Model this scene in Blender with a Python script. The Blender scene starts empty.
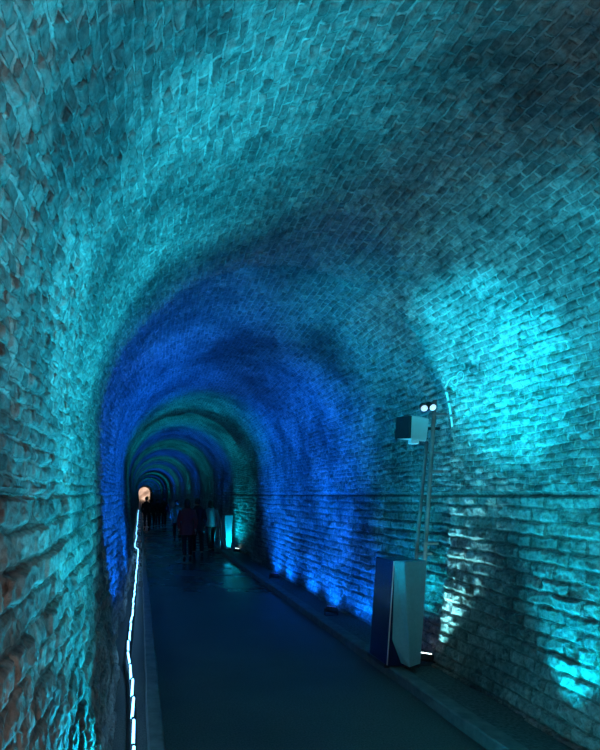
import bpy, bmesh, math, random
import numpy as np
from mathutils import Vector, Matrix

random.seed(7)
SC = bpy.context.scene
COL = SC.collection
R = math.radians

# ------------------------------------------------------------------ helpers
def link(o, parent=None):
    COL.objects.link(o)
    if parent is not None:
        o.parent = parent
    return o

def smooth(me, on=True):
    me.polygons.foreach_set('use_smooth', [on] * len(me.polygons))

def obj(name, bm, mat, parent=None, sm=False):
    me = bpy.data.meshes.new(name)
    bmesh.ops.recalc_face_normals(bm, faces=bm.faces[:])
    bm.to_mesh(me); bm.free()
    me.materials.append(mat)
    if sm:
        smooth(me)
    return link(bpy.data.objects.new(name, me), parent)

def empty(name, loc, rz=0):
    o = bpy.data.objects.new(name, None)
    o.empty_display_size = 0.1
    o.location = loc; o.rotation_euler = (0, 0, rz)
    return link(o)

def tag(o, label=None, cat=None, group=None, kind=None):
    if label: o['label'] = label
    if cat: o['category'] = cat
    if group: o['group'] = group
    if kind: o['kind'] = kind
    return o

def box(bm, x0, x1, y0, y1, z0, z1, bevel=0.0, mtx=None):
    t = bmesh.new()
    bmesh.ops.create_cube(t, size=1)
    for v in t.verts:
        v.co = Vector(((x0+x1)/2 + v.co.x*(x1-x0), (y0+y1)/2 + v.co.y*(y1-y0), (z0+z1)/2 + v.co.z*(z1-z0)))
    if bevel:
        bmesh.ops.bevel(t, geom=t.edges[:], offset=bevel, segments=2, affect='EDGES', clamp_overlap=True)
    if mtx is not None:
        bmesh.ops.transform(t, matrix=mtx, verts=t.verts[:])
    me = bpy.data.meshes.new('tmp'); t.to_mesh(me); t.free()
    bm.from_mesh(me); bpy.data.meshes.remove(me)
    return bm

def tube(bm, pts, r, seg=10, cap=True):
    pts = [Vector(p) for p in pts]
    rings = []
    prev = None
    for i, p in enumerate(pts):
        a = pts[max(i-1, 0)]; b = pts[min(i+1, len(pts)-1)]
        d = (b - a).normalized()
        ref = Vector((0, 0, 1)) if abs(d.z) < .9 else Vector((0, 1, 0))
        if prev is None:
            u = d.cross(ref).normalized()
        else:
            u = (prev - d * prev.dot(d)).normalized()
        prev = u
        w = d.cross(u)
        rr = r[i] if isinstance(r, (list, tuple)) else r
        rings.append([bm.verts.new(p + (u*math.cos(k*2*math.pi/seg) + w*math.sin(k*2*math.pi/seg))*rr) for k in range(seg)])
    for i in range(len(rings)-1):
        for k in range(seg):
            bm.faces.new((rings[i][k], rings[i][(k+1) % seg], rings[i+1][(k+1) % seg], rings[i+1][k]))
    if cap:
        bm.faces.new(rings[0][::-1]); bm.faces.new(rings[-1])
    return bm

def loft(bm, rings, close=(True, True)):
    """rings: list of lists of points, same length"""
    vs = [[bm.verts.new(p) for p in r] for r in rings]
    n = len(vs[0])
    for i in range(len(vs)-1):
        for k in range(n):
            bm.faces.new((vs[i][k], vs[i][(k+1) % n], vs[i+1][(k+1) % n], vs[i+1][k]))
    if close[0]: bm.faces.new(vs[0][::-1])
    if close[1]: bm.faces.new(vs[-1])
    return bm

def poly(bm, verts, faces):
    vs = [bm.verts.new(v) for v in verts]
    for f in faces:
        bm.faces.new([vs[i] for i in f])
    return bm

# ------------------------------------------------------------------ materials
def mat_base(name):
    m = bpy.data.materials.new(name); m.use_nodes = True
    nt = m.node_tree
    b = nt.nodes['Principled BSDF']
    return m, nt, b

def N(nt, typ, **kw):
    n = nt.nodes.new(typ)
    for k, v in kw.items():
        if k in n.inputs.keys():
            n.inputs[k].default_value = v
        else:
            setattr(n, k, v)
    return n

def ramp(nt, src, stops):
    r = nt.nodes.new('ShaderNodeValToRGB')
    els = r.color_ramp.elements
    els[0].position, els[0].color = stops[0][0], (*stops[0][1], 1)
    els[1].position, els[1].color = stops[-1][0], (*stops[-1][1], 1)
    for p, c in stops[1:-1]:
        e = els.new(p); e.color = (*c, 1)
    nt.links.new(src, r.inputs[0])
    return r

def mixc(nt, fac, a, b, mode='MIX'):
    n = nt.nodes.new('ShaderNodeMix'); n.data_type = 'RGBA'; n.blend_type = mode
    for key, v in ((0, fac), (6, a), (7, b)):
        if hasattr(v, 'is_output') or isinstance(v, bpy.types.NodeSocket):
            nt.links.new(v, n.inputs[key])
        else:
            n.inputs[key].default_value = v if key == 0 else (*v, 1) if len(v) == 3 else v
    return n.outputs[2]

def simple(name, col, rough=.5, metal=0.0, noise=.12, scale=14, bump=.15, spec=.5):
    """painted / metal / cloth surface with a slight procedural wear"""
    m, nt, b = mat_base(name)
    tc = N(nt, 'ShaderNodeTexCoord')
    nz = N(nt, 'ShaderNodeTexNoise', Scale=scale, Detail=5.0, Roughness=.6)
    nt.links.new(tc.outputs['Object'], nz.inputs['Vector'])
    lo = tuple(c*(1-noise) for c in col); hi = tuple(min(1, c*(1+noise)) for c in col)
    r = ramp(nt, nz.outputs['Fac'], [(.3, lo), (.7, hi)])
    nt.links.new(r.outputs[0], b.inputs['Base Color'])
    b.inputs['Roughness'].default_value = rough
    b.inputs['Metallic'].default_value = metal
    b.inputs['Specular IOR Level'].default_value = spec
    if bump:
        bp = N(nt, 'ShaderNodeBump', Strength=bump, Distance=.004)
        nt.links.new(nz.outputs['Fac'], bp.inputs['Height'])
        nt.links.new(bp.outputs[0], b.inputs['Normal'])
    return m

def emit(name, col, strength):
    m, nt, b = mat_base(name)
    b.inputs['Base Color'].default_value = (*col, 1)
    b.inputs['Emission Color'].default_value = (*col, 1)
    b.inputs['Emission Strength'].default_value = strength
    return m

def brick_mat(name, bw, bh, mortar, c1, c2, cm, offset=.5):
    m, nt, b = mat_base(name)
    L = nt.links.new
    uv = N(nt, 'ShaderNodeUVMap', uv_map='courses')
    tc = N(nt, 'ShaderNodeTexCoord')
    br = N(nt, 'ShaderNodeTexBrick')
    br.offset = offset
    for k, v in (('Scale', 1.0), ('Mortar Size', mortar), ('Mortar Smooth', .5), ('Bias', 0.0), ('Brick Width', bw), ('Row Height', bh)):
        br.inputs[k].default_value = v
    br.inputs['Color1'].default_value = (*c1, 1)
    br.inputs['Color2'].default_value = (*c2, 1)
    br.inputs['Mortar'].default_value = (*cm, 1)
    L(uv.outputs[0], br.inputs['Vector'])
    # fine grain and grime of the old masonry
    n1 = N(nt, 'ShaderNodeTexNoise', Scale=22.0, Detail=7.0, Roughness=.68)
    n2 = N(nt, 'ShaderNodeTexNoise', Scale=1.1, Detail=4.0, Roughness=.6)
    n3 = N(nt, 'ShaderNodeTexNoise', Scale=6.0, Detail=6.0, Roughness=.7)
    for n in (n1, n2, n3):
        L(tc.outputs['Object'], n.inputs['Vector'])
    g1 = ramp(nt, n1.outputs['Fac'], [(.32, (.35, .35, .35)), (.68, (1.5, 1.5, 1.5))])
    g2 = ramp(nt, n2.outputs['Fac'], [(.36, (.22, .23, .25)), (.60, (1.25, 1.23, 1.2))])
    c = mixc(nt, 1.0, br.outputs['Color'], g1.outputs[0], 'MULTIPLY')
    c = mixc(nt, .8, c, g2.outputs[0], 'MULTIPLY')
    # lime bloom
    bl = ramp(nt, n3.outputs['Fac'], [(.58, (0, 0, 0)), (.75, (1, 1, 1))])
    bw_ = N(nt, 'ShaderNodeMath', operation='MULTIPLY'); bw_.inputs[1].default_value = .55
    L(bl.outputs[0], bw_.inputs[0])
    c = mixc(nt, bw_.outputs[0], c, (.62, .60, .56))
    L(c, b.inputs['Base Color'])
    rr = ramp(nt, n3.outputs['Fac'], [(.3, (.55, .55, .55)), (.7, (.9, .9, .9))])
    L(rr.outputs[0], b.inputs['Roughness'])
    b.inputs['Specular IOR Level'].default_value = .35
    # bump: courses (they carry on where the mesh itself is coarse) and grain
    inv = N(nt, 'ShaderNodeMath', operation='SUBTRACT'); inv.inputs[0].default_value = 1.0
    L(br.outputs['Fac'], inv.inputs[1])
    bp1 = N(nt, 'ShaderNodeBump', Strength=.8, Distance=.014)
    L(inv.outputs[0], bp1.inputs['Height'])
    bp2 = N(nt, 'ShaderNodeBump', Strength=1.0, Distance=.018)
    L(n1.outputs['Fac'], bp2.inputs['Height'])
    L(bp1.outputs[0], bp2.inputs['Normal'])
    L(bp2.outputs[0], b.inputs['Normal'])
    return m

M_BRICK = brick_mat('vault_brick', .118, .061, .008, (.36, .30, .27), (.17, .14, .13), (.42, .38, .35))
M_BLOCK = brick_mat('wall_block', .30, .108, .012, (.38, .32, .285), (.22, .18, .16), (.20, .15, .13))

def floor_mat():
    m, nt, b = mat_base('path_asphalt')
    L = nt.links.new
    tc = N(nt, 'ShaderNodeTexCoord')
    n1 = N(nt, 'ShaderNodeTexNoise', Scale=70.0, Detail=4.0, Roughness=.7)
    n2 = N(nt, 'ShaderNodeTexNoise', Scale=.9, Detail=4.0, Roughness=.55)
    for n in (n1, n2): L(tc.outputs['Object'], n.inputs['Vector'])
    g = ramp(nt, n1.outputs['Fac'], [(.35, (.07, .062, .057)), (.7, (.19, .172, .155))])
    w = ramp(nt, n2.outputs['Fac'], [(.35, (.6, .6, .6)), (.65, (1, 1, 1))])
    c = mixc(nt, 1.0, g.outputs[0], w.outputs[0], 'MULTIPLY')
    L(c, b.inputs['Base Color'])
    rr = ramp(nt, n2.outputs['Fac'], [(.25, (.15, .15, .15)), (.85, (.42, .42, .42))])
    # dry by the mouth, wet further in
    sx = N(nt, 'ShaderNodeSeparateXYZ'); L(tc.outputs['Object'], sx.inputs[0])
    mr = N(nt, 'ShaderNodeMapRange'); L(sx.outputs['Y'], mr.inputs['Value'])
    for k_, v_ in (('From Min', 6.0), ('From Max', 11.0), ('To Min', .42), ('To Max', .0)): mr.inputs[k_].default_value = v_
    ad = N(nt, 'ShaderNodeMath', operation='ADD'); L(rr.outputs[0], ad.inputs[0]); L(mr.outputs[0], ad.inputs[1])
    L(ad.outputs[0], b.inputs['Roughness'])
    b.inputs['Specular IOR Level'].default_value = .3
    bp = N(nt, 'ShaderNodeBump', Strength=.35, Distance=.006)
    L(n1.outputs['Fac'], bp.inputs['Height'])
    L(bp.outputs[0], b.inputs['Normal'])
    return m

M_FLOOR = floor_mat()
M_CONC = simple('kerb_concrete', (.13, .125, .12), .8, noise=.35, scale=9, bump=.5)
M_GRAVEL = simple('gutter_ground', (.10, .095, .09), .95, noise=.6, scale=40, bump=1)
M_NAVY = simple('dark_glossy_panel', (.008, .018, .075), .22, noise=.3, scale=3, bump=.02, spec=.6)
M_STEEL = simple('cyan_tinted_steel', (.22, .46, .50), .45, .0, noise=.08, scale=30, bump=.05)  # teal base puts the cyan lamp light into the steel's own colour
M_EDGE = simple('bright_trim', (.7, .72, .72), .35, .6, noise=.05)
M_PIPE = simple('galvanised_conduit', (.24, .19, .175), .5, .2, noise=.2, scale=20, bump=.1)
M_GLASS = emit('spotlight_glass', (.80, .88, 1.0), .6)
M_BOXP = simple('grey_painted_case', (.62, .63, .62), .5, noise=.06, scale=10, bump=.05)
M_BLACK = simple('black_housing', (.018, .018, .02), .5, noise=.2, bump=.1)
M_WHITE = simple('pale_plastic', (.85, .86, .86), .4, noise=.04)
M_CABLE = simple('grey_cable', (.55, .56, .56), .6, noise=.1)
M_LED = emit('led_tube_glow', (.15, .54, 1.0), 7.0)
M_LENSC = emit('cyan_lamp_lens', (.75, .95, 1.0), 6.0)
M_LENSB = emit('blue_lamp_lens', (.15, .35, 1.0), .25)
M_ROCK = simple('pale_rock_cutting', (.62, .47, .40), .9, noise=.45, scale=.35, bump=1)
M_GREEN = simple('shrub_leaves', (.22, .24, .06), .8, noise=.4, scale=3, bump=.6)

# ------------------------------------------------------------------ noise
def hsh(*ks):
    h = np.zeros(np.broadcast(*ks).shape, dtype=np.uint32) + np.uint32(374761393)
    for i, k in enumerate(ks):
        kk = (k.astype(np.int64) & 0xffffffff).astype(np.uint32)
        h = (h ^ (kk * np.uint32(2654435761 + 40503*i*2 & 0xffffffff))) * np.uint32(2246822519)
        h ^= h >> np.uint32(15)
    h *= np.uint32(3266489917); h ^= h >> np.uint32(13)
    return (h & np.uint32(0xffffff)).astype(np.float64) / float(0xffffff)

def vnoise(x, y, seed=0):
    xi, yi = np.floor(x), np.floor(y)
    fx, fy = x-xi, y-yi
    fx = fx*fx*(3-2*fx); fy = fy*fy*(3-2*fy)
    s = np.full_like(xi, seed)
    a = hsh(xi, yi, s); b = hsh(xi+1, yi, s); c = hsh(xi, yi+1, s); d = hsh(xi+1, yi+1, s)
    return (a*(1-fx)+b*fx)*(1-fy) + (c*(1-fx)+d*fx)*fy - .5

def fbm(x, y, seed=0, octv=4, gain=.55):
    t = 0; amp = 1.0
    for i in range(octv):
        t = t + amp*vnoise(x*2**i, y*2**i, seed+i*17); amp *= gain
    return t

# ------------------------------------------------------------------ tunnel profile
CX, RAD, ZS = 1.38, 1.79, 2.36          # vault centre, radius, springing height
Y_BACK, Y_END = -.5, 178.0
LINE_Z = 1.80
def build_profile():
    pts = []
    def quad(a, b, c, n):
        for i in range(n):
            t = i/n
            pts.append(((1-t)**2*a[0]+2*t*(1-t)*b[0]+t*t*c[0], (1-t)**2*a[1]+2*t*(1-t)*b[1]+t*t*c[1]))
    quad((-.20, -.05), (CX-RAD, 1.3), (CX-RAD, ZS), 200)
    for i in range(800):
        a = math.pi - math.pi*i/800
        pts.append((CX+RAD*math.cos(a), ZS+RAD*math.sin(a)))
    quad((CX+RAD, ZS), (CX+RAD, 1.1), (3.0, -.05), 200)
    pts.append((3.0, -.05))
    p = np.array(pts)
    seg = np.hypot(*(p[1:]-p[:-1]).T)
    s = np.concatenate([[0], np.cumsum(seg)])
    tan = np.gradient(p, s, axis=0)
    tan /= np.hypot(tan[:, 0], tan[:, 1])[:, None]
    nrm = np.stack([tan[:, 1], -tan[:, 0]], 1)      # points inward (left wall: +x)
    return s, p, nrm
S, P, NR = build_profile()
LT = S[-1]
up = S < LT/2
S_L = float(np.interp(LINE_Z, P[up][:, 1], S[up]))
S_R = float(np.interp(-LINE_Z, -P[~up][:, 1], S[~up]))

def wall_x(z, side=1):
    m = ~up if side > 0 else up
    zz, xx = P[m][:, 1], P[m][:, 0]
    o = np.argsort(zz)
    return float(np.interp(z, zz[o], xx[o]))

# ring joints: the lining steps in and out from one repair to the next
# ring joints: each length of lining starts with a sharp lip outward and eases back in
LIPS = [(5.72, .16, 2.5), (9.40, .05, 1.6), (14.9, .12, 2.5), (19.5, .08, 3), (24, .10, 3), (29, .09, 4), (35, .10, 4),
        (42, .10, 5), (50, .10, 6), (60, .10, 7), (72, .10, 8), (86, .10, 9), (102, .10, 10), (120, .10, 12), (140, .10, 14)]
def step_off(y):
    o = np.zeros_like(y)
    for y0, d, ln in LIPS:
        o = o + d*np.clip((y-y0)/.025+.5, 0, 1)*(1-np.clip((y-y0-.35)/ln, 0, 1))
    # proud ring of stone just before the third lip
    o = o - .05*np.clip((y-13.9)/.8, 0, 1)*(y < 14.9)
    return o

def lining(name, s0, s1, ds, yfine0, yfine1, dy, mat, bw, bh, anchor, mort, seed, rough):
    ys = [Y_BACK]
    while ys[-1] < yfine0: ys.append(ys[-1]+.06)
    while ys[-1] < yfine1: ys.append(ys[-1]+max(dy, dy*ys[-1]/4.0))
    d = .022
    while ys[-1] < 20: ys.append(ys[-1]+d); d = min(.06, d*1.004)
    d = .07
    while ys[-1] < Y_END: ys.append(ys[-1]+d); d = min(1.2, d*1.02)
    ys = np.array(ys); ns = int((s1-s0)/ds)+2
    ss = np.linspace(s0, s1, ns)
    Y, SS = np.meshgrid(ys, ss, indexing='ij')
    x0 = np.interp(SS, S, P[:, 0]); z0 = np.interp(SS, S, P[:, 1])
    nx = np.interp(SS, S, NR[:, 0]); nz = np.interp(SS, S, NR[:, 1])
    # masonry coordinates, warped so that courses wander
    u = Y + .035*fbm(Y*1.3, SS*1.3, 7, 3) + .022*fbm(Y*9, SS*9, 5, 2)
    v = SS - anchor + .028*fbm(Y*.9, SS*1.1, 9, 3) + .017*fbm(Y*8, SS*8, 31, 2)
    row = np.floor(v/bh)
    off = np.where(row.astype(np.int64) % 2 == 0, bw*.5, 0)
    cu = (u+off)/bw; ci = np.floor(cu)
    fu = (cu-ci)*bw; fv = v-row*bh
    ed = np.minimum(np.minimum(fu, bw-fu), np.minimum(fv, bh-fv))
    ed = ed + .006*fbm(Y*30, SS*30, 71, 2)
    t = np.clip(ed/(mort*1.7), 0, 1); face = t*t*(3-2*t)
    r1 = hsh(ci, row, np.full_like(ci, seed)); r2 = hsh(ci, row, np.full_like(ci, seed+3)); r3 = hsh(ci, row, np.full_like(ci, seed+8))
    h = face*(.012 + .020*(r1-.5))*rough
    h = h + face*((r2-.5)*(fu/bw-.5)*.020 + (r3-.5)*(fv/bh-.5)*.018)*rough
    h = np.where(r2 > .975, h-.022*face, h)                        # spalled bricks
    grain = .0175*fbm(Y*14, SS*14, 41, 4, .6)
    big = .035*fbm(Y*.8, SS*.9, 55, 2)
    # long open joint at head height
    for c in (S_L, S_R):
        g = np.abs(SS-c + .012*fbm(Y*2, SS*0, 77, 3))
        wd = .020 + .012*fbm(Y*1.1, SS*0, 101, 2)
        h = h - .030*np.clip(1-(g/wd)**2, 0, 1)*np.clip((Y-2.2)/1.0, 0, 1)*(1 if c == S_R else .3)
    fade = np.clip((60-Y)/40, 0, 1)
    edge = np.minimum(SS-s0, s1-SS)
    lipz = np.where((SS < S_L+.2), .004, -.022)
    bl = np.clip(edge/.022, 0, 1); bl = np.where(SS < S_L+.3, 1, bl); bl = np.where((SS < .05) | (SS > LT-.05), 1, bl)
    h = h*bl + lipz*(1-bl) + big + grain
    h = h*fade - step_off(Y)
    X = x0+nx*h; Z = z0+nz*h
    nY, nS = Y.shape
    co = np.stack([X, Y, Z], -1).reshape(-1, 3)
    idx = np.arange(nY*nS).reshape(nY, nS)
    q = np.stack([idx[:-1, :-1], idx[:-1, 1:], idx[1:, 1:], idx[1:, :-1]], -1).reshape(-1, 4)
    me = bpy.data.meshes.new(name)
    me.vertices.add(len(co)); me.vertices.foreach_set('co', co.astype(np.float32).ravel())
    me.loops.add(q.size); me.loops.foreach_set('vertex_index', q.astype(np.int32).ravel())
    me.polygons.add(len(q)); me.polygons.foreach_set('loop_start', np.arange(0, q.size, 4, dtype=np.int32))
    me.update(calc_edges=True)
    uvl = me.uv_layers.new(name='courses')
    uv = np.stack([u.ravel(), v.ravel()], -1)[q.ravel()]
    uvl.data.foreach_set('uv', uv.astype(np.float32).ravel())
    smooth(me)
    me.materials.append(mat)
    o = link(bpy.data.objects.new(name, me))
    tag(o, kind='structure')
    return o

lining('wall_left', 0, S_L+.02, .0065, .8, 8, .0085, M_BLOCK, .30, .108, S_L, .014, 3, 1.6)
lining('ceiling', S_L-.02, S_R, .009, 1.0, 8, .009, M_BRICK, .118, .061, S_L, .008, 11, 1.15)
lining('wall_right', S_R, LT, .009, 2.2, 8, .011, M_BLOCK, .30, .108, S_R, .014, 23, 1.8)

# ------------------------------------------------------------------ ground
def strip(name, prof, ys, mat, parent=None):
    bm = bmesh.new()
    loft(bm, [[(x, y, z) for x, z in prof] for y in ys])
    o = obj(name, bm, mat, parent)
    return o
tag(strip('floor', [(-.62, -.25), (3.5, -.25), (3.5, 0), (-.62, 0)], [Y_BACK, Y_END+.2], M_FLOOR), kind='structure')

def kerb(name, x0, x1, z1, bev, seed):
    rs = random.Random(seed)
    ys = [Y_BACK]
    while ys[-1] < 40: ys.append(ys[-1]+.35)
    ys += [60, 90, 130, Y_END]
    rings = []
    for y in ys:
        a, b, c = (rs.uniform(-.006, .006) for _ in range(3))
        rings.append([(x0+a, y, -.02), (x0+a, y, z1-bev+c), (x0+bev+a, y, z1+c), (x1-bev+b, y, z1+c), (x1+b, y, z1-bev+c), (x1+b, y, -.02)])
    bm = bmesh.new(); loft(bm, rings)
    return tag(obj(name, bm, M_CONC), kind='structure')
kerb('trim_1', 2.45, 2.60, .10, .012, 1)
kerb('trim_2', .05, .17, .07, .012, 2)
tag(strip('trim_3', [(2.58, -.02), (3.3, -.02), (3.3, .06), (2.95, .05), (2.58, .04)], [Y_BACK, Y_END], M_GRAVEL), kind='structure')

# ------------------------------------------------------------------ outside the far mouth
bm = bmesh.new()
rs = random.Random(4)
g = [[bm.verts.new((-16+i*2.0, Y_END+14+rs.uniform(-.9, .9)+j*.8, -.3+j*1.6+rs.uniform(-.3, .3))) for i in range(18)] for j in range(9)]
for j in range(8):
    for i in range(17):
        bm.faces.new((g[j][i], g[j][i+1], g[j+1][i+1], g[j+1][i]))
o = obj('rock_cutting', bm, M_ROCK)
sol = o.modifiers.new('solid', 'SOLIDIFY'); sol.thickness = .8; sol.offset = -1
tag(o, kind='structure')
bm = bmesh.new(); box(bm, -16, 18, Y_END+.2, Y_END+22, -.6, -.02)
tag(obj('ground_outside', bm, simple('pale_gravel', (.5, .42, .34), .95, noise=.3, scale=4)), kind='structure')
bm = bmesh.new()
for k in range(160):
    a = rs.uniform(0, 6.28); rr = rs.uniform(0, .9); z = rs.uniform(.1, 1.3)
    c = Vector((2.6+rr*math.cos(a)*1.1, Y_END+7+rr*math.sin(a), z))
    d = Vector((rs.uniform(-1, 1), rs.uniform(-1, 1), rs.uniform(-1, 1))).normalized()*.16
    e = d.cross(Vector((.3, .5, .8))).normalized()*.08
    poly(bm, [c-d, c+e, c+d, c-e], [(0, 1, 2, 3)])
sh = empty('shrub', (2.6, Y_END+7, -.02))
tag(sh, 'yellow green shrub in daylight beyond the far tunnel mouth', 'shrub')
f = obj('foliage', bm, M_GREEN, sh); f.matrix_parent_inverse = Matrix.Translation(-Vector(sh.location))
bm = bmesh.new(); tube(bm, [(0, 0, 0), (.05, 0, .5), (-.03, .05, 1.0)], [.06, .05, .03], 8)
obj('stem', bm, M_PIPE, sh)

# ------------------------------------------------------------------ LED line along the left wall
led = empty('led_light_line', (0, 0, 0))
tag(led, 'glowing white blue LED tube line running along the foot of the left wall', 'light strip')
LED_PTS = [(0.3, -.02), (1.5, -.03), (3.2, -.035), (4.6, -.06), (5.35, -.085), (5.75, -.13), (6.3, -.125), (8.0, -.105), (10.5, -.085), (13, -.065),
           (16.2, -.05), (17.0, -.055), (17.5, -.17), (19.5, -.16), (22, -.13), (24, -.17), (27, -.14), (29, -.17), (33, -.14), (45, -.17), (60, -.15)]
def led_x(y):
    return float(np.interp(y, [a for a, _ in LED_PTS], [b for _, b in LED_PTS]))
LZ = .15
rs = random.Random(12)
y = .6; yy = []
while y < 34:
    L_ = .425
    yy.append((y, y+L_)); y += L_+.015
for a, b in yy:
    j0, j1 = rs.uniform(-.009, .009), rs.uniform(-.009, .009)
    zz = LZ+rs.uniform(-.004, .004)
    p0, p1 = (led_x(a)+j0, a+.003, zz), (led_x(b)+j1, b-.002, zz)
    bm = bmesh.new(); tube(bm, [p0, p1], .010, 10)
    obj('glowing_tube', bm, M_LED, led, True)
bm = bmesh.new(); tube(bm, [(led_x(t), t, LZ) for t in np.arange(y, 60, 1.0)], .0125, 8)
obj('glowing_tube', bm, M_LED, led, True)
bm = bmesh.new()
for a, b in yy:
    tube(bm, [(led_x(b)-.001, b-.003, LZ), (led_x(b)-.001, b+.019, LZ)], .015, 8)
o = obj('connector', bm, M_BLACK, led); tag(o, kind='stuff')
bm = bmesh.new()
for a, b in yy[::2]:
    m_ = (a+b)/2; x = led_x(m_)
    box(bm, x-.008, x+.008, m_-.01, m_+.01, 0, LZ-.012)
o = obj('bracket', bm, M_BLACK, led); tag(o, kind='stuff')
# cable duct the tubes clip to
bm = bmesh.new()
tube(bm, [(led_x(t)-.01, t, .035) for t in np.arange(-.2, 60, .4)], .033, 10)
tag(obj('cable_duct', bm, M_BLACK), 'thick dark conduit pipe lying under the glowing line at the left wall', 'pipe')

# ------------------------------------------------------------------ equipment pedestals
def pedestal(loc, label, s=1.0):
    r = empty('equipment_pedestal', loc)
    tag(r, label, 'cabinet', 'steel pedestals on the kerb')
    x0, y0 = 0, 0
    # dark side body (leans slightly with the wall)
    bm = bmesh.new()
    poly(bm, [(-.035, 0, 0), (.27, 0, 0), (.27, .42, 0), (-.035, .42, 0), (.035, 0, 1.03), (.33, 0, 1.03), (.33, .42, 1.03), (.035, .42, 1.03)],
         [(0, 1, 2, 3), (4, 5, 6, 7), (0, 1, 5, 4), (1, 2, 6, 5), (2, 3, 7, 6), (3, 0, 4, 7)])
    bmesh.ops.bevel(bm, geom=bm.edges[:], offset=.006, segments=2, affect='EDGES')
    obj('body', bm, M_NAVY, r)
    # faceted tapering steel front
    bm = bmesh.new()
    L0, RI, B0 = (.035, -.004, 1.035), (.085, -.11, 1.035), (.352, -.02, 1.035)
    L1 = (.012, -.004, .26)
    BL, RB, BB = (.10, -.004, .03), (.135, -.11, .02), (.285, -.02, .03)
    bk = [(.352, .03, 1.035), (.285, .03, .03)]
    poly(bm, [L0, RI, B0, L1, BL, RB, BB, bk[0], bk[1]],
         [(0, 1, 2, 7), (0, 3, 5, 1), (1, 5, 6, 2), (3, 4, 5), (4, 8, 6, 5), (0, 7, 8, 4, 3), (2, 6, 8, 7)])
    bmesh.ops.bevel(bm, geom=bm.edges[:], offset=.004, segments=2, affect='EDGES')
    tag(obj('steel_front', bm, M_STEEL, r), 'faceted steel front tapering to its foot')
    bm = bmesh.new()
    tube(bm, [(-.035, -.004, .01), (.033, -.004, 1.03)], .006, 8)
    obj('edge_trim', bm, M_EDGE, r)
    bm = bmesh.new()
    box(bm, -.05, .30, .02, .44, -.025, .012, .004)
    obj('base_plate', bm, M_BLACK, r)
    return r
pedestal((2.46, 5.50, .115), 'near steel pedestal on the kerb, dark glossy side and bright tapering front below the conduits')
p2 = pedestal((2.50, 17.2, .125), 'far steel pedestal glowing cyan on the kerb behind the walkers')

# ------------------------------------------------------------------ conduits, speaker case, spotlights by the ring joint
def wall_run(y, zs, gap):
    off = float(step_off(np.array([y]))[0])
    return [(wall_x(z)+off-gap, y, z) for z in zs]
def conduit(y, z0, z1, r, label, gap, mat=M_PIPE, ends=None):
    zs = [z0+(z1-z0)*i/14 for i in range(15)]
    pts = wall_run(y, zs, gap)
    if ends: pts = [(ends[0]+(ends[1]-ends[0])*i/14, y, z) for i, z in enumerate(zs)]
    e = empty('wall_conduit', pts[0])
    tag(e, label, 'pipe', 'conduits climbing the right wall')
    bm = bmesh.new(); tube(bm, [Vector(p)-Vector(pts[0]) for p in pts], r, 12)
    obj('pipe', bm, mat, e, True)
    for i in (4, 9, 13):
        p = Vector(pts[i])-Vector(pts[0])
        bm = bmesh.new(); box(bm, p.x-r*1.4, p.x+gap+.02, p.y-r*1.5, p.y+r*1.5, p.z-.012, p.z+.012, .003)
        obj('pipe_clip', bm, M_PIPE, e)
    return e
conduit(5.80, .70, 2.78, .020, 'taller grey conduit climbing the right wall behind the near steel pedestal', .10, ends=(2.92, 3.054))
conduit(5.92, .70, 2.36, .018, 'shorter conduit on the right wall, ending beside the grey speaker case', .14, ends=(2.875, 3.03))
conduit(5.60, 2.48, 2.86, .0095, 'short bright thin pipe on the wall right of the twin spotlights', .045, M_WHITE)

# cable loops
bm = bmesh.new()
for cy, cz, rr in ((5.40, 2.90, .040), (5.30, 2.92, .045)):
    x = wall_x(cz)-.05
    pts = [(x-.01*math.cos(t), cy+rr*.7*math.cos(t)*1.3, cz+rr*math.sin(t)) for t in [k*math.pi/10 for k in range(20)]]
    tube(bm, pts+[pts[0]], .0045, 6, False)
tube(bm, [(wall_x(2.86)-.05, 5.60, 2.86), (wall_x(2.9)-.05, 5.5, 2.93), (wall_x(2.9)-.05, 5.42, 2.94)], .0045, 6)
tag(obj('cable_loop', bm, M_CABLE), 'small grey cable loops hanging on the wall above the thin bright pipe', 'cable')

# speaker case
sp = empty('speaker_case', (2.80, 5.62, 2.36))
tag(sp, 'boxy grey loudspeaker case on a bracket beside the tall conduit', 'speaker')
bm = bmesh.new()
poly(bm, [(-.085, 0, .0), (.075, 0, -.03), (.085, .20, 0), (-.13, .22, .02), (-.075, 0, .235), (.105, 0, .205), (.10, .20, .23), (-.112, .22, .25)],
     [(0, 1, 2, 3), (4, 5, 6, 7), (0, 1, 5, 4), (1, 2, 6, 5), (2, 3, 7, 6), (3, 0, 4, 7)])
bmesh.ops.bevel(bm, geom=bm.edges[:], offset=.008, segments=3, affect='EDGES')
obj('case', bm, M_BOXP, sp)
bm = bmesh.new()
poly(bm, [(-.080, .004, .004), (-.122, .216, .022), (-.104, .216, .246), (-.070, .004, .230), (-.100, .004, .004), (-.146, .216, .022), (-.128, .216, .246), (-.090, .004, .230)],
     [(0, 1, 2, 3), (4, 5, 6, 7), (0, 1, 5, 4), (1, 2, 6, 5), (2, 3, 7, 6), (3, 0, 4, 7)])
tag(obj('grille', bm, M_BLACK, sp), 'black speaker grille')
bm = bmesh.new(); box(bm, -.085, .0, -.006, .06, -.052, -.008, .006)
tag(obj('junction_block', bm, M_WHITE, sp), 'white connector block')
bm = bmesh.new(); tube(bm, [(.05, .21, .12), (.16, .24, .13), (.34, .26, .13)], .016, 8)
obj('bracket', bm, M_BLACK, sp)

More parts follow.
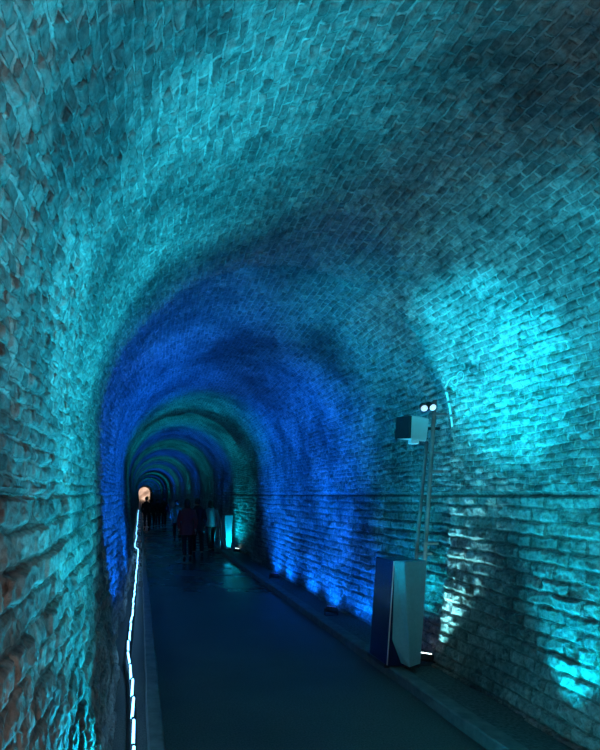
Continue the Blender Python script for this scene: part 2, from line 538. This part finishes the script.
def spotlight(loc, label, yaw):
    e = empty('spotlight', loc)
    tag(e, label, 'spotlight', 'twin spotlights above the speaker case')
    # axis points down and to the camera
    ax = Vector((math.sin(yaw)*.4, -.8, -.45)).normalized()
    bm = bmesh.new()
    tube(bm, [-ax*.06, -ax*.045, ax*.0, ax*.035], [.012, .030, .034, .036], 16)
    obj('lamp_head', bm, M_BLACK, e, False)
    bm = bmesh.new()
    tube(bm, [ax*.033, ax*.045, ax*.052], [.033, .031, .018], 16)
    tag(obj('lens', bm, M_GLASS, e, True), 'pale glowing lens')
    bm = bmesh.new()
    tube(bm, [(0, .02, .0), (.03, .08, -.02), (.10 if yaw < 0 else .05, .22, -.03)], .009, 8)
    obj('bracket', bm, M_BLACK, e)
    return e
spotlight((2.885, 5.70, 2.69), 'left one of two small black spotlights with pale lenses above the speaker case', -.5)
spotlight((2.96, 5.70, 2.70), 'right one of two small black spotlights, next to the top of the tall conduit', .3)

# ------------------------------------------------------------------ uplights (fixtures behind the right kerb)
def fixture(y, lens, label, x=2.80, big=True, group='floor uplights behind the kerb'):
    e = empty('floor_uplight', (x, y, .045))
    tag(e, label, 'lamp', group)
    tilt = Matrix.Rotation(R(-24), 4, 'X') @ Matrix.Rotation(R(8), 4, 'Y')
    bm = bmesh.new(); box(bm, -.085, .085, -.045, .045, .045, .115, .01, Matrix.Translation((0, 0, .0)) @ tilt)
    obj('housing', bm, M_BLACK, e)
    bm = bmesh.new(); box(bm, -.066, .066, -.030, .030, .113, .124, .003, tilt)
    tag(obj('lens', bm, lens, e), 'glowing lens')
    bm = bmesh.new()
    box(bm, -.10, -.088, -.02, .02, .0, .10, .002); box(bm, .088, .10, -.02, .02, .0, .10, .002); box(bm, -.10, .10, -.03, .03, 0, .008, .002)
    obj('stand', bm, M_BLACK, e)
    return e
fixture(5.75, M_LENSC, 'low black uplight with a white glowing bar on the ground right of the near pedestal', x=2.925)
fixture(8.15, M_LENSB, 'low blue uplight behind the kerb, next beyond the near pedestal', x=2.78)
fixture(11.6, M_LENSB, 'low blue uplight behind the kerb, midway between the two pedestals', x=2.78)
fixture(16.95, M_LENSC, 'small bright uplight at the foot of the far pedestal', x=2.93)

# ------------------------------------------------------------------ people
M_SKIN = simple('skin', (.42, .27, .20), .6, noise=.05)
M_HAIR = simple('dark_hair', (.020, .015, .013), .5, noise=.3, scale=40, bump=.6)
def cloth(n, c): return simple(n, c, .9, noise=.15, scale=18, bump=.5)
C_BLACK = cloth('black_cloth', (.016, .016, .020)); C_DARK = cloth('charcoal_cloth', (.035, .036, .042))
C_RED = cloth('dark_red_cloth', (.30, .045, .05)); C_PINK = cloth('coral_cloth', (.55, .16, .15))
C_GREEN = cloth('green_cloth', (.10, .19, .15)); C_GREY = cloth('grey_cloth', (.30, .33, .36)); C_DENIM = cloth('dark_denim', (.025, .035, .06))
C_SHOE = cloth('black_shoe', (.012, .012, .012)); C_BLUE = cloth('light_blue_bag', (.35, .55, .85))

def realise(me_in, mods, name):
    o = bpy.data.objects.new('tmp', me_in); COL.objects.link(o)
    mods(o)
    dg = bpy.context.evaluated_depsgraph_get(); dg.update()
    me = bpy.data.meshes.new_from_object(o.evaluated_get(dg)); me.name = name
    bpy.data.objects.remove(o)
    return me

def skin_mesh(pts, edges, radii, root=0, sub=2):
    me = bpy.data.meshes.new('sk'); me.from_pydata([tuple(p) for p in pts], edges, [])
    def mods(o):
        m = o.modifiers.new('s', 'SKIN'); m.use_smooth_shade = True
        if not me.skin_vertices: pass
        sv = me.skin_vertices[0].data
        for i, r_ in enumerate(radii):
            sv[i].radius = (r_, r_) if not isinstance(r_, tuple) else r_
            sv[i].use_root = (i == root)
        s_ = o.modifiers.new('b', 'SUBSURF'); s_.levels = sub; s_.render_levels = sub
    o = bpy.data.objects.new('x', me); COL.objects.link(o)
    bpy.context.view_layer.objects.active = o
    o.modifiers.new('s', 'SKIN')
    bpy.data.objects.remove(o)
    if not me.skin_vertices:
        bm = bmesh.new(); bm.from_mesh(me); bm.verts.layers.skin.verify(); bm.to_mesh(me); bm.free()
    return realise(me, mods, 'skinned')

def person(loc, H, face, label, stride=.22, coat=C_BLACK, trousers=C_DENIM, hair_long=False, coat_len=.50, hood=False, arm=0.0, lean=0.0, group='walkers in the tunnel'):
    """standing/walking figure, local -y is its back when facing away (+y)"""
    root = empty('person', loc, face)
    tag(root, label, 'person', group)
    k = H/1.70
    V = lambda *a: Vector(a)*k
    hipz, knz, anz = .90, .49, .085
    pts, ed, rad = [], [], []
    def add(p, r_, par=None):
        pts.append(V(*p)); rad.append(r_*k)
        if par is not None: ed.append((par, len(pts)-1))
        return len(pts)-1
    pel = add((0, 0, .95), .125)
    wa = add((0, .01, 1.08), .112, pel)
    ch = add((0, .0+lean*.5, 1.26), .130, wa)
    up_ = add((0, -.01+lean, 1.38), .095, ch)
    nk = add((0, .0+lean, 1.46), .052, up_)
    nk2 = add((0, .015+lean, 1.52), .050, nk)
    hands = []
    for s in (-1, 1):
        st = stride*s
        h = add((s*.095, 0, .88), .092, pel)
        kn = add((s*.10, st*.55+.03, .49), .056, h)
        an = add((s*.095, st*1.0-.03, .11 if st > 0 else .14), .038, kn)
        he = add((s*.095, st*1.0-.03, .055 if st > 0 else .085), .036, an)
        to = add((s*.11, st*1.0+.12, .035 if st > 0 else .045), .034, he)
        sh = add((s*.175, lean, 1.37), .056, up_)
        el = add((s*.235, -.02-st*.45+lean*.6, 1.10), .041, sh)
        wr = add((s*.235+(-s*.02), .05-st*.7+arm*(.10), .87+arm*.22), .027, el)
        pm = add((s*.232, .075-st*.74+arm*.14, .80+arm*.20), .030, wr)
        hands.append((pts[wr]/k, pts[pm]/k, s))
    body = skin_mesh(pts, ed, rad, pel, 2)
    bm = bmesh.new(); bm.from_mesh(body)
    # head with brow, nose, chin and ears
    hc = Vector((0, .03+lean, 1.605))
    t = bmesh.new(); bmesh.ops.create_icosphere(t, subdivisions=4, radius=1.0)
    for v in t.verts:
        c = v.co.copy()
        w = .074 - (.014*max(0, -c.z))
        v.co = Vector((c.x*w, c.y*.094, c.z*.112))
        if c.y > .2 and c.z < -.1: v.co.y += .008
        if abs(c.x) < .20 and c.y > .6 and -.38 < c.z < .15: v.co.y += .020*(1-abs(c.x)/.20)*(1-(c.z+.38)/.53*.7)
        if abs(abs(c.x)-.38) < .16 and c.y > .5 and .0 < c.z < .26: v.co.y -= .007
        if abs(c.x) < .35 and c.y > .5 and abs(c.z+.55) < .05: v.co.y -= .004
        if abs(c.x) > .88 and abs(c.z) < .28 and -.3 < c.y < .12: v.co.x *= 1.16
        v.co = (v.co+hc)*k
    me = bpy.data.meshes.new('h'); t.to_mesh(me); t.free(); bm.from_mesh(me); bpy.data.meshes.remove(me)
    # fingers
    for wr, pm, s in hands:
        d = (pm-wr).normalized(); side = Vector((0, 1, 0)); side = (side-d*side.dot(d)).normalized(); curl = Vector((-s, 0, 0))
        for q, ln in enumerate((.066, .075, .070, .055)):
            a = pm+side*(.024-.016*q)+d*.012
            tube(bm, [(a)*k, (a+d*ln*.45+curl*.004)*k, (a+d*ln*.75+curl*.018)*k, (a+d*ln*.9+curl*.034)*k], [.0095*k, .0090*k, .0082*k, .006*k], 8)
        a = wr+d*.03+side*.018
        tube(bm, [a*k, (a+side*.022+d*.022)*k, (a+side*.026+d*.05+curl*.01)*k], [.011*k, .010*k, .007*k], 8)
    me = bpy.data.meshes.new('bm'); bm.to_mesh(me); bm.free()
    def mods(o):
        m = o.modifiers.new('r', 'REMESH'); m.mode = 'VOXEL'; m.voxel_size = .0085*k; m.use_smooth_shade = True
    me = realise(me, mods, 'body')
    me.materials.clear(); me.materials.append(M_SKIN)
    link(bpy.data.objects.new('body', me), root)
    # clothes: trousers follow the legs, coat over trunk, sleeves over arms
    tr = [i for i in range(len(pts))]
    bm = bmesh.new()
    def ring(c, rx, ry, n=20): return [(Vector((c[0]+rx*math.cos(q*2*math.pi/n), c[1]+ry*math.sin(q*2*math.pi/n), c[2])))*k for q in range(n)]
    for s in (-1, 1):
        st = stride*s
        a = Vector((s*.085, 0, .93)); b = Vector((s*.10, st*.55+.03, .49)); c = Vector((s*.095, st-.03, .13 if st > 0 else .16))
        loft(bm, [ring(a, .105, .125), ring(a.lerp(b, .35), .094, .108), ring(a.lerp(b, .75), .076, .084), ring(b, .071, .077), ring(b.lerp(c, .4), .066, .070), ring(c, .056, .060)])
    obj('trousers', bm, trousers, root, True)
    bm = bmesh.new()
    ly = lean
    n = 28
    prof = [(.95-coat_len+.38 if coat_len > .4 else .86, .222, .19), (.86, .205, .17), (.96, .188, .15), (1.08, .160, .130), (1.22, .178, .140), (1.34, .195, .135), (1.41, .175, .115), (1.455, .105, .088), (1.485, .066, .066)]
    if coat_len <= .4: prof = prof[1:]
    loft(bm, [[Vector((rx*math.cos(q*2*math.pi/n)*(1+.02*math.sin(5*q)), ly*max(0, (z-1.0)/.45)+ry*math.sin(q*2*math.pi/n)*(1+.02*math.cos(7*q)), z))*k for q in range(n)] for z, rx, ry in prof], (True, True))
    for s in (-1, 1):
        st = stride*s
        sh = Vector((s*.155, ly, 1.385)); el = Vector((s*.240, -.02-st*.45+ly*.6, 1.10)); wr = Vector((s*.217, .045-st*.68+arm*.10, .885+arm*.22))
        tube(bm, [sh*k, sh.lerp(el, .3)*k, el*k, el.lerp(wr, .5)*k, wr*k], [.088*k, .074*k, .062*k, .053*k, .046*k], 14)
    def mods2(o):
        m = o.modifiers.new('r', 'REMESH'); m.mode = 'VOXEL'; m.voxel_size = .013*k; m.use_smooth_shade = True
        m = o.modifiers.new('c', 'CORRECTIVE_SMOOTH'); m.iterations = 4; m.use_only_smooth = True
    me = bpy.data.meshes.new('coat'); bm.to_mesh(me); bm.free()
    me = realise(me, mods2, 'coat'); me.materials.clear(); me.materials.append(coat)
    link(bpy.data.objects.new('coat', me), root)
    # shoes
    for s in (-1, 1):
        st = stride*s
        z = .0 if st > 0 else .012
        bm = bmesh.new()
        loft(bm, [[Vector((s*.10+w*math.cos(q*math.pi/8), st-.10+yy_, z+max(0, hh/2+hh/2*math.sin(q*math.pi/8))))*k for q in range(16)] for yy_, w, hh in
                  ((-.015, .022, .06), (.0, .038, .10), (.05, .042, .115), (.11, .043, .09), (.17, .048, .065), (.22, .044, .050), (.25, .022, .03))])
        obj('shoe', bm, C_SHOE, root, True)
    # hair
    bm = bmesh.new()
    bmesh.ops.create_icosphere(bm, subdivisions=4, radius=1.0)
    for v in bm.verts:
        c = v.co.copy()
        low = c.z < -.15
        x, yv, z = c.x*.090, c.y*.106-.012, c.z*.122+.010
        if c.y > .25: yv = min(yv, .060+ .05*max(0, c.z-.3))
        if c.z < .15 and c.y > .15: yv = .02; 
        if hair_long and c.z < -.1 and c.y < .3:
            z = z - .20*(-c.z-.1); x *= 1.06; yv -= .012
        elif c.z < -.45: z = -.045
        v.co = (Vector((x, yv, z))+hc)*k
    obj('hair', bm, M_HAIR, root, True)
    if hood:
        bm = bmesh.new()
        loft(bm, [[Vector((rx*math.cos(q*math.pi/10), -.065+lean+ry*math.sin(q*math.pi/10), z))*k for q in range(20)] for z, rx, ry in ((1.33, .06, .03), (1.38, .12, .065), (1.45, .125, .075), (1.50, .10, .055), (1.51, .06, .03))])
        obj('hood', bm, coat, root, True)
    return root

def bag(loc, rz, mat, label, w=.13, h=.20, d=.06, strap=.25, group=None):
    e = empty('handbag', loc, rz)
    tag(e, label, 'bag', group)
    bm = bmesh.new(); box(bm, -w, w, -d, d, 0, h, .03)
    obj('pouch', bm, mat, e, True)
    bm = bmesh.new(); tube(bm, [(-w*.7, 0, h-.03), (-w*.5, 0, h+strap*.7), (0, 0, h+strap), (w*.5, 0, h+strap*.7), (w*.7, 0, h-.03)], .009, 8)
    obj('strap', bm, mat, e, True)
    return e

person((1.30, 15.4, 0), 1.66, 0, 'person in a dark red coat walking away down the middle of the path', .20, C_RED, C_BLACK, True, .62)
person((1.70, 16.5, 0), 1.66, 0, 'person in black hooded coat walking beside the one in dark red', -.20, C_DARK, C_BLACK, False, .58, True)
person((2.20, 17.4, 0), 1.60, R(8), 'long haired person in a grey jacket walking nearest the right kerb', .18, C_GREY, C_BLACK, True, .35)
bag((1.90, 17.3, .60), R(10), C_BLUE, 'small pale blue bag hanging beside the person in the grey jacket', .085, .17, .05, .12)
person((1.42, 21.5, 0), 1.57, 0, 'person in a green coat walking ahead of the one in dark red', -.18, C_GREEN, C_BLACK, False, .55)
person((1.32, 31.0, 0), 1.62, R(6), 'lone dark figure walking between the green coat and the distant group', .2, C_BLACK, C_BLACK, False, .45)
person((.34, 29.0, 0), 1.66, 0, 'person in black at the left of the distant dark group', .18, C_BLACK, C_BLACK, False, .5)
person((.62, 29.6, 0), 1.62, 0, 'person in charcoal jacket in the middle of the distant dark group', -.15, C_DARK, C_BLACK, True, .4)
person((.95, 30.2, 0), 1.55, 0, 'shorter person in black at the right of the distant dark group', .16, C_BLACK, C_DENIM, False, .4)

# ------------------------------------------------------------------ lamps
CYAN = (.0, .62, .95); BLUE = (.0, .13, 1.0)
def spot(x, y, z, tx, ty, tz, col, pw, ang=120, blend=.8, rad=.05):
    l = bpy.data.lights.new('uplight', 'SPOT'); l.color = col; l.energy = pw
    l.spot_size = R(ang); l.spot_blend = blend; l.shadow_soft_size = rad
    o = bpy.data.objects.new('uplight_beam', l); link(o)
    o.location = (x, y, z)
    o.rotation_euler = (Vector((tx, ty, tz))-Vector((x, y, z))).to_track_quat('-Z', 'Y').to_euler()
    return o

RX, LX = 2.74, .0
# right side
spot(RX, 3.55, .25, -.1, 3.2, 2.95, CYAN, 1550, 76, 1.0)         # across onto the left wall and haunch
spot(2.76, 3.9, .20, 3.06, 3.95, 1.3, CYAN, 230, 84, 1.0)      # grazing its own wall
spot(2.90, 5.62, .24, 3.12, 5.42, 1.7, (.20, .84, 1.0), 250, 66, 1.0)
spot(RX, 5.95, .24, 3.1, 6.6, 2.0, CYAN, 130, 100)
for yy_ in (8.15, 11.6):
    spot(RX-.1, yy_, .22, -.3, yy_-.3, 2.7, BLUE, 1150, 84, 1.0)
for yy_ in (7.7, 8.7, 9.9, 11.2, 12.4):
    spot(2.66, yy_, .10, 3.1, yy_, 1.0, BLUE, 105, 150)
spot(2.93, 16.9, .22, 2.7, 17.4, .9, CYAN, 60, 120)
spot(RX, 17.9, .22, 2.3, 17.2, 2.2, CYAN, 380, 130)
# left side, along the light line
spot(LX, 3.2, .22, 3.05, 4.85, 2.92, CYAN, 2600, 25, .6)
spot(LX, 3.2, .22, 3.0, 4.0, 2.5, CYAN, 1000, 48, 1.0)
spot(LX, 2.8, .22, 3.1, 3.6, 1.3, CYAN, 150, 75, 1.0)
spot(LX, 5.5, .22, 3.05, 6.3, 2.7, CYAN, 480, 62, 1.0)
spot(RX, 6.2, .22, 1.6, 6.3, 4.0, CYAN, 110, 60, 1.0)
spot(.12, 3.3, .12, -.45, 1.7, 2.4, CYAN, 260, 84, 1.0)        # raking back along the near wall
for yy_ in (8.9, 12.0):
    spot(LX, yy_, .22, 3.1, yy_+.5, 2.1, BLUE, 1600, 64, 1.0)
    spot(LX, yy_-1.5, .22, -.3, yy_-1.2, 2.4, BLUE, 130, 120)
spot(.25, 14.2, .18, 1.45, 14.3, 2.6, CYAN, 260, 58)
spot(RX, 14.4, .18, 1.4, 14.3, 2.6, CYAN, 240, 60)
# deeper in: alternating zones
y = 21.0; i = 0
while y < 150:
    c = BLUE if i % 2 == 0 else CYAN
    st = 5.2 if y < 50 else 10
    pw = (300 if c is BLUE else 170)*(1 if y < 50 else 1.6)
    spot(RX-.05, y, .22, 1.7, y, 2.2, c, pw, 92, .8)
    spot(LX+.1, y+.4, .22, 1.1, y+.4, 2.2, c, pw, 92, .8)
    y += st; i += 1

# added warm fill for daylight behind the viewer, narrowed toward the left wall
l = bpy.data.lights.new('rear_fill', 'AREA'); l.shape = 'RECTANGLE'; l.size = .9; l.size_y = 3.0
l.color = (1.0, .80, .74); l.energy = 13
o = link(bpy.data.objects.new('rear_fill', l)); o.location = (.35, Y_BACK+.05, 1.9); o.rotation_euler = (R(90), 0, R(180))
o.rotation_euler = Vector((0, 1, 0)).to_track_quat('-Z', 'Z').to_euler()
# sun on the cutting beyond the far mouth
l = bpy.data.lights.new('sun', 'SUN'); l.energy = 4.5; l.color = (1.0, .86, .74); l.angle = R(1)
o = link(bpy.data.objects.new('sun', l)); o.rotation_euler = Vector((.25, .55, -1)).to_track_quat('-Z', 'Y').to_euler()

w = bpy.data.worlds.new('World'); SC.world = w; w.use_nodes = True
bg = w.node_tree.nodes['Background']; bg.inputs[0].default_value = (.5, .62, .8, 1); bg.inputs[1].default_value = .03

# ------------------------------------------------------------------ camera
cam = bpy.data.cameras.new('camera'); co = link(bpy.data.objects.new('camera', cam))
co.location = (0, 0, 1.8); co.rotation_euler = (R(90), 0, 0)
cam.sensor_fit = 'VERTICAL'; cam.sensor_height = 36; cam.sensor_width = 28.8
cam.lens = 560/750*36
cam.shift_x = (300-140)/750; cam.shift_y = (494.5-375)/750
cam.clip_start = .05; cam.clip_end = 500
SC.camera = co

SC.view_settings.view_transform = 'Standard'; SC.view_settings.look = 'None'
SC.view_settings.exposure = 0; SC.view_settings.gamma = 1; SC.view_settings.use_curve_mapping = False
SC.cycles.max_bounces = 4; SC.cycles.diffuse_bounces = 3
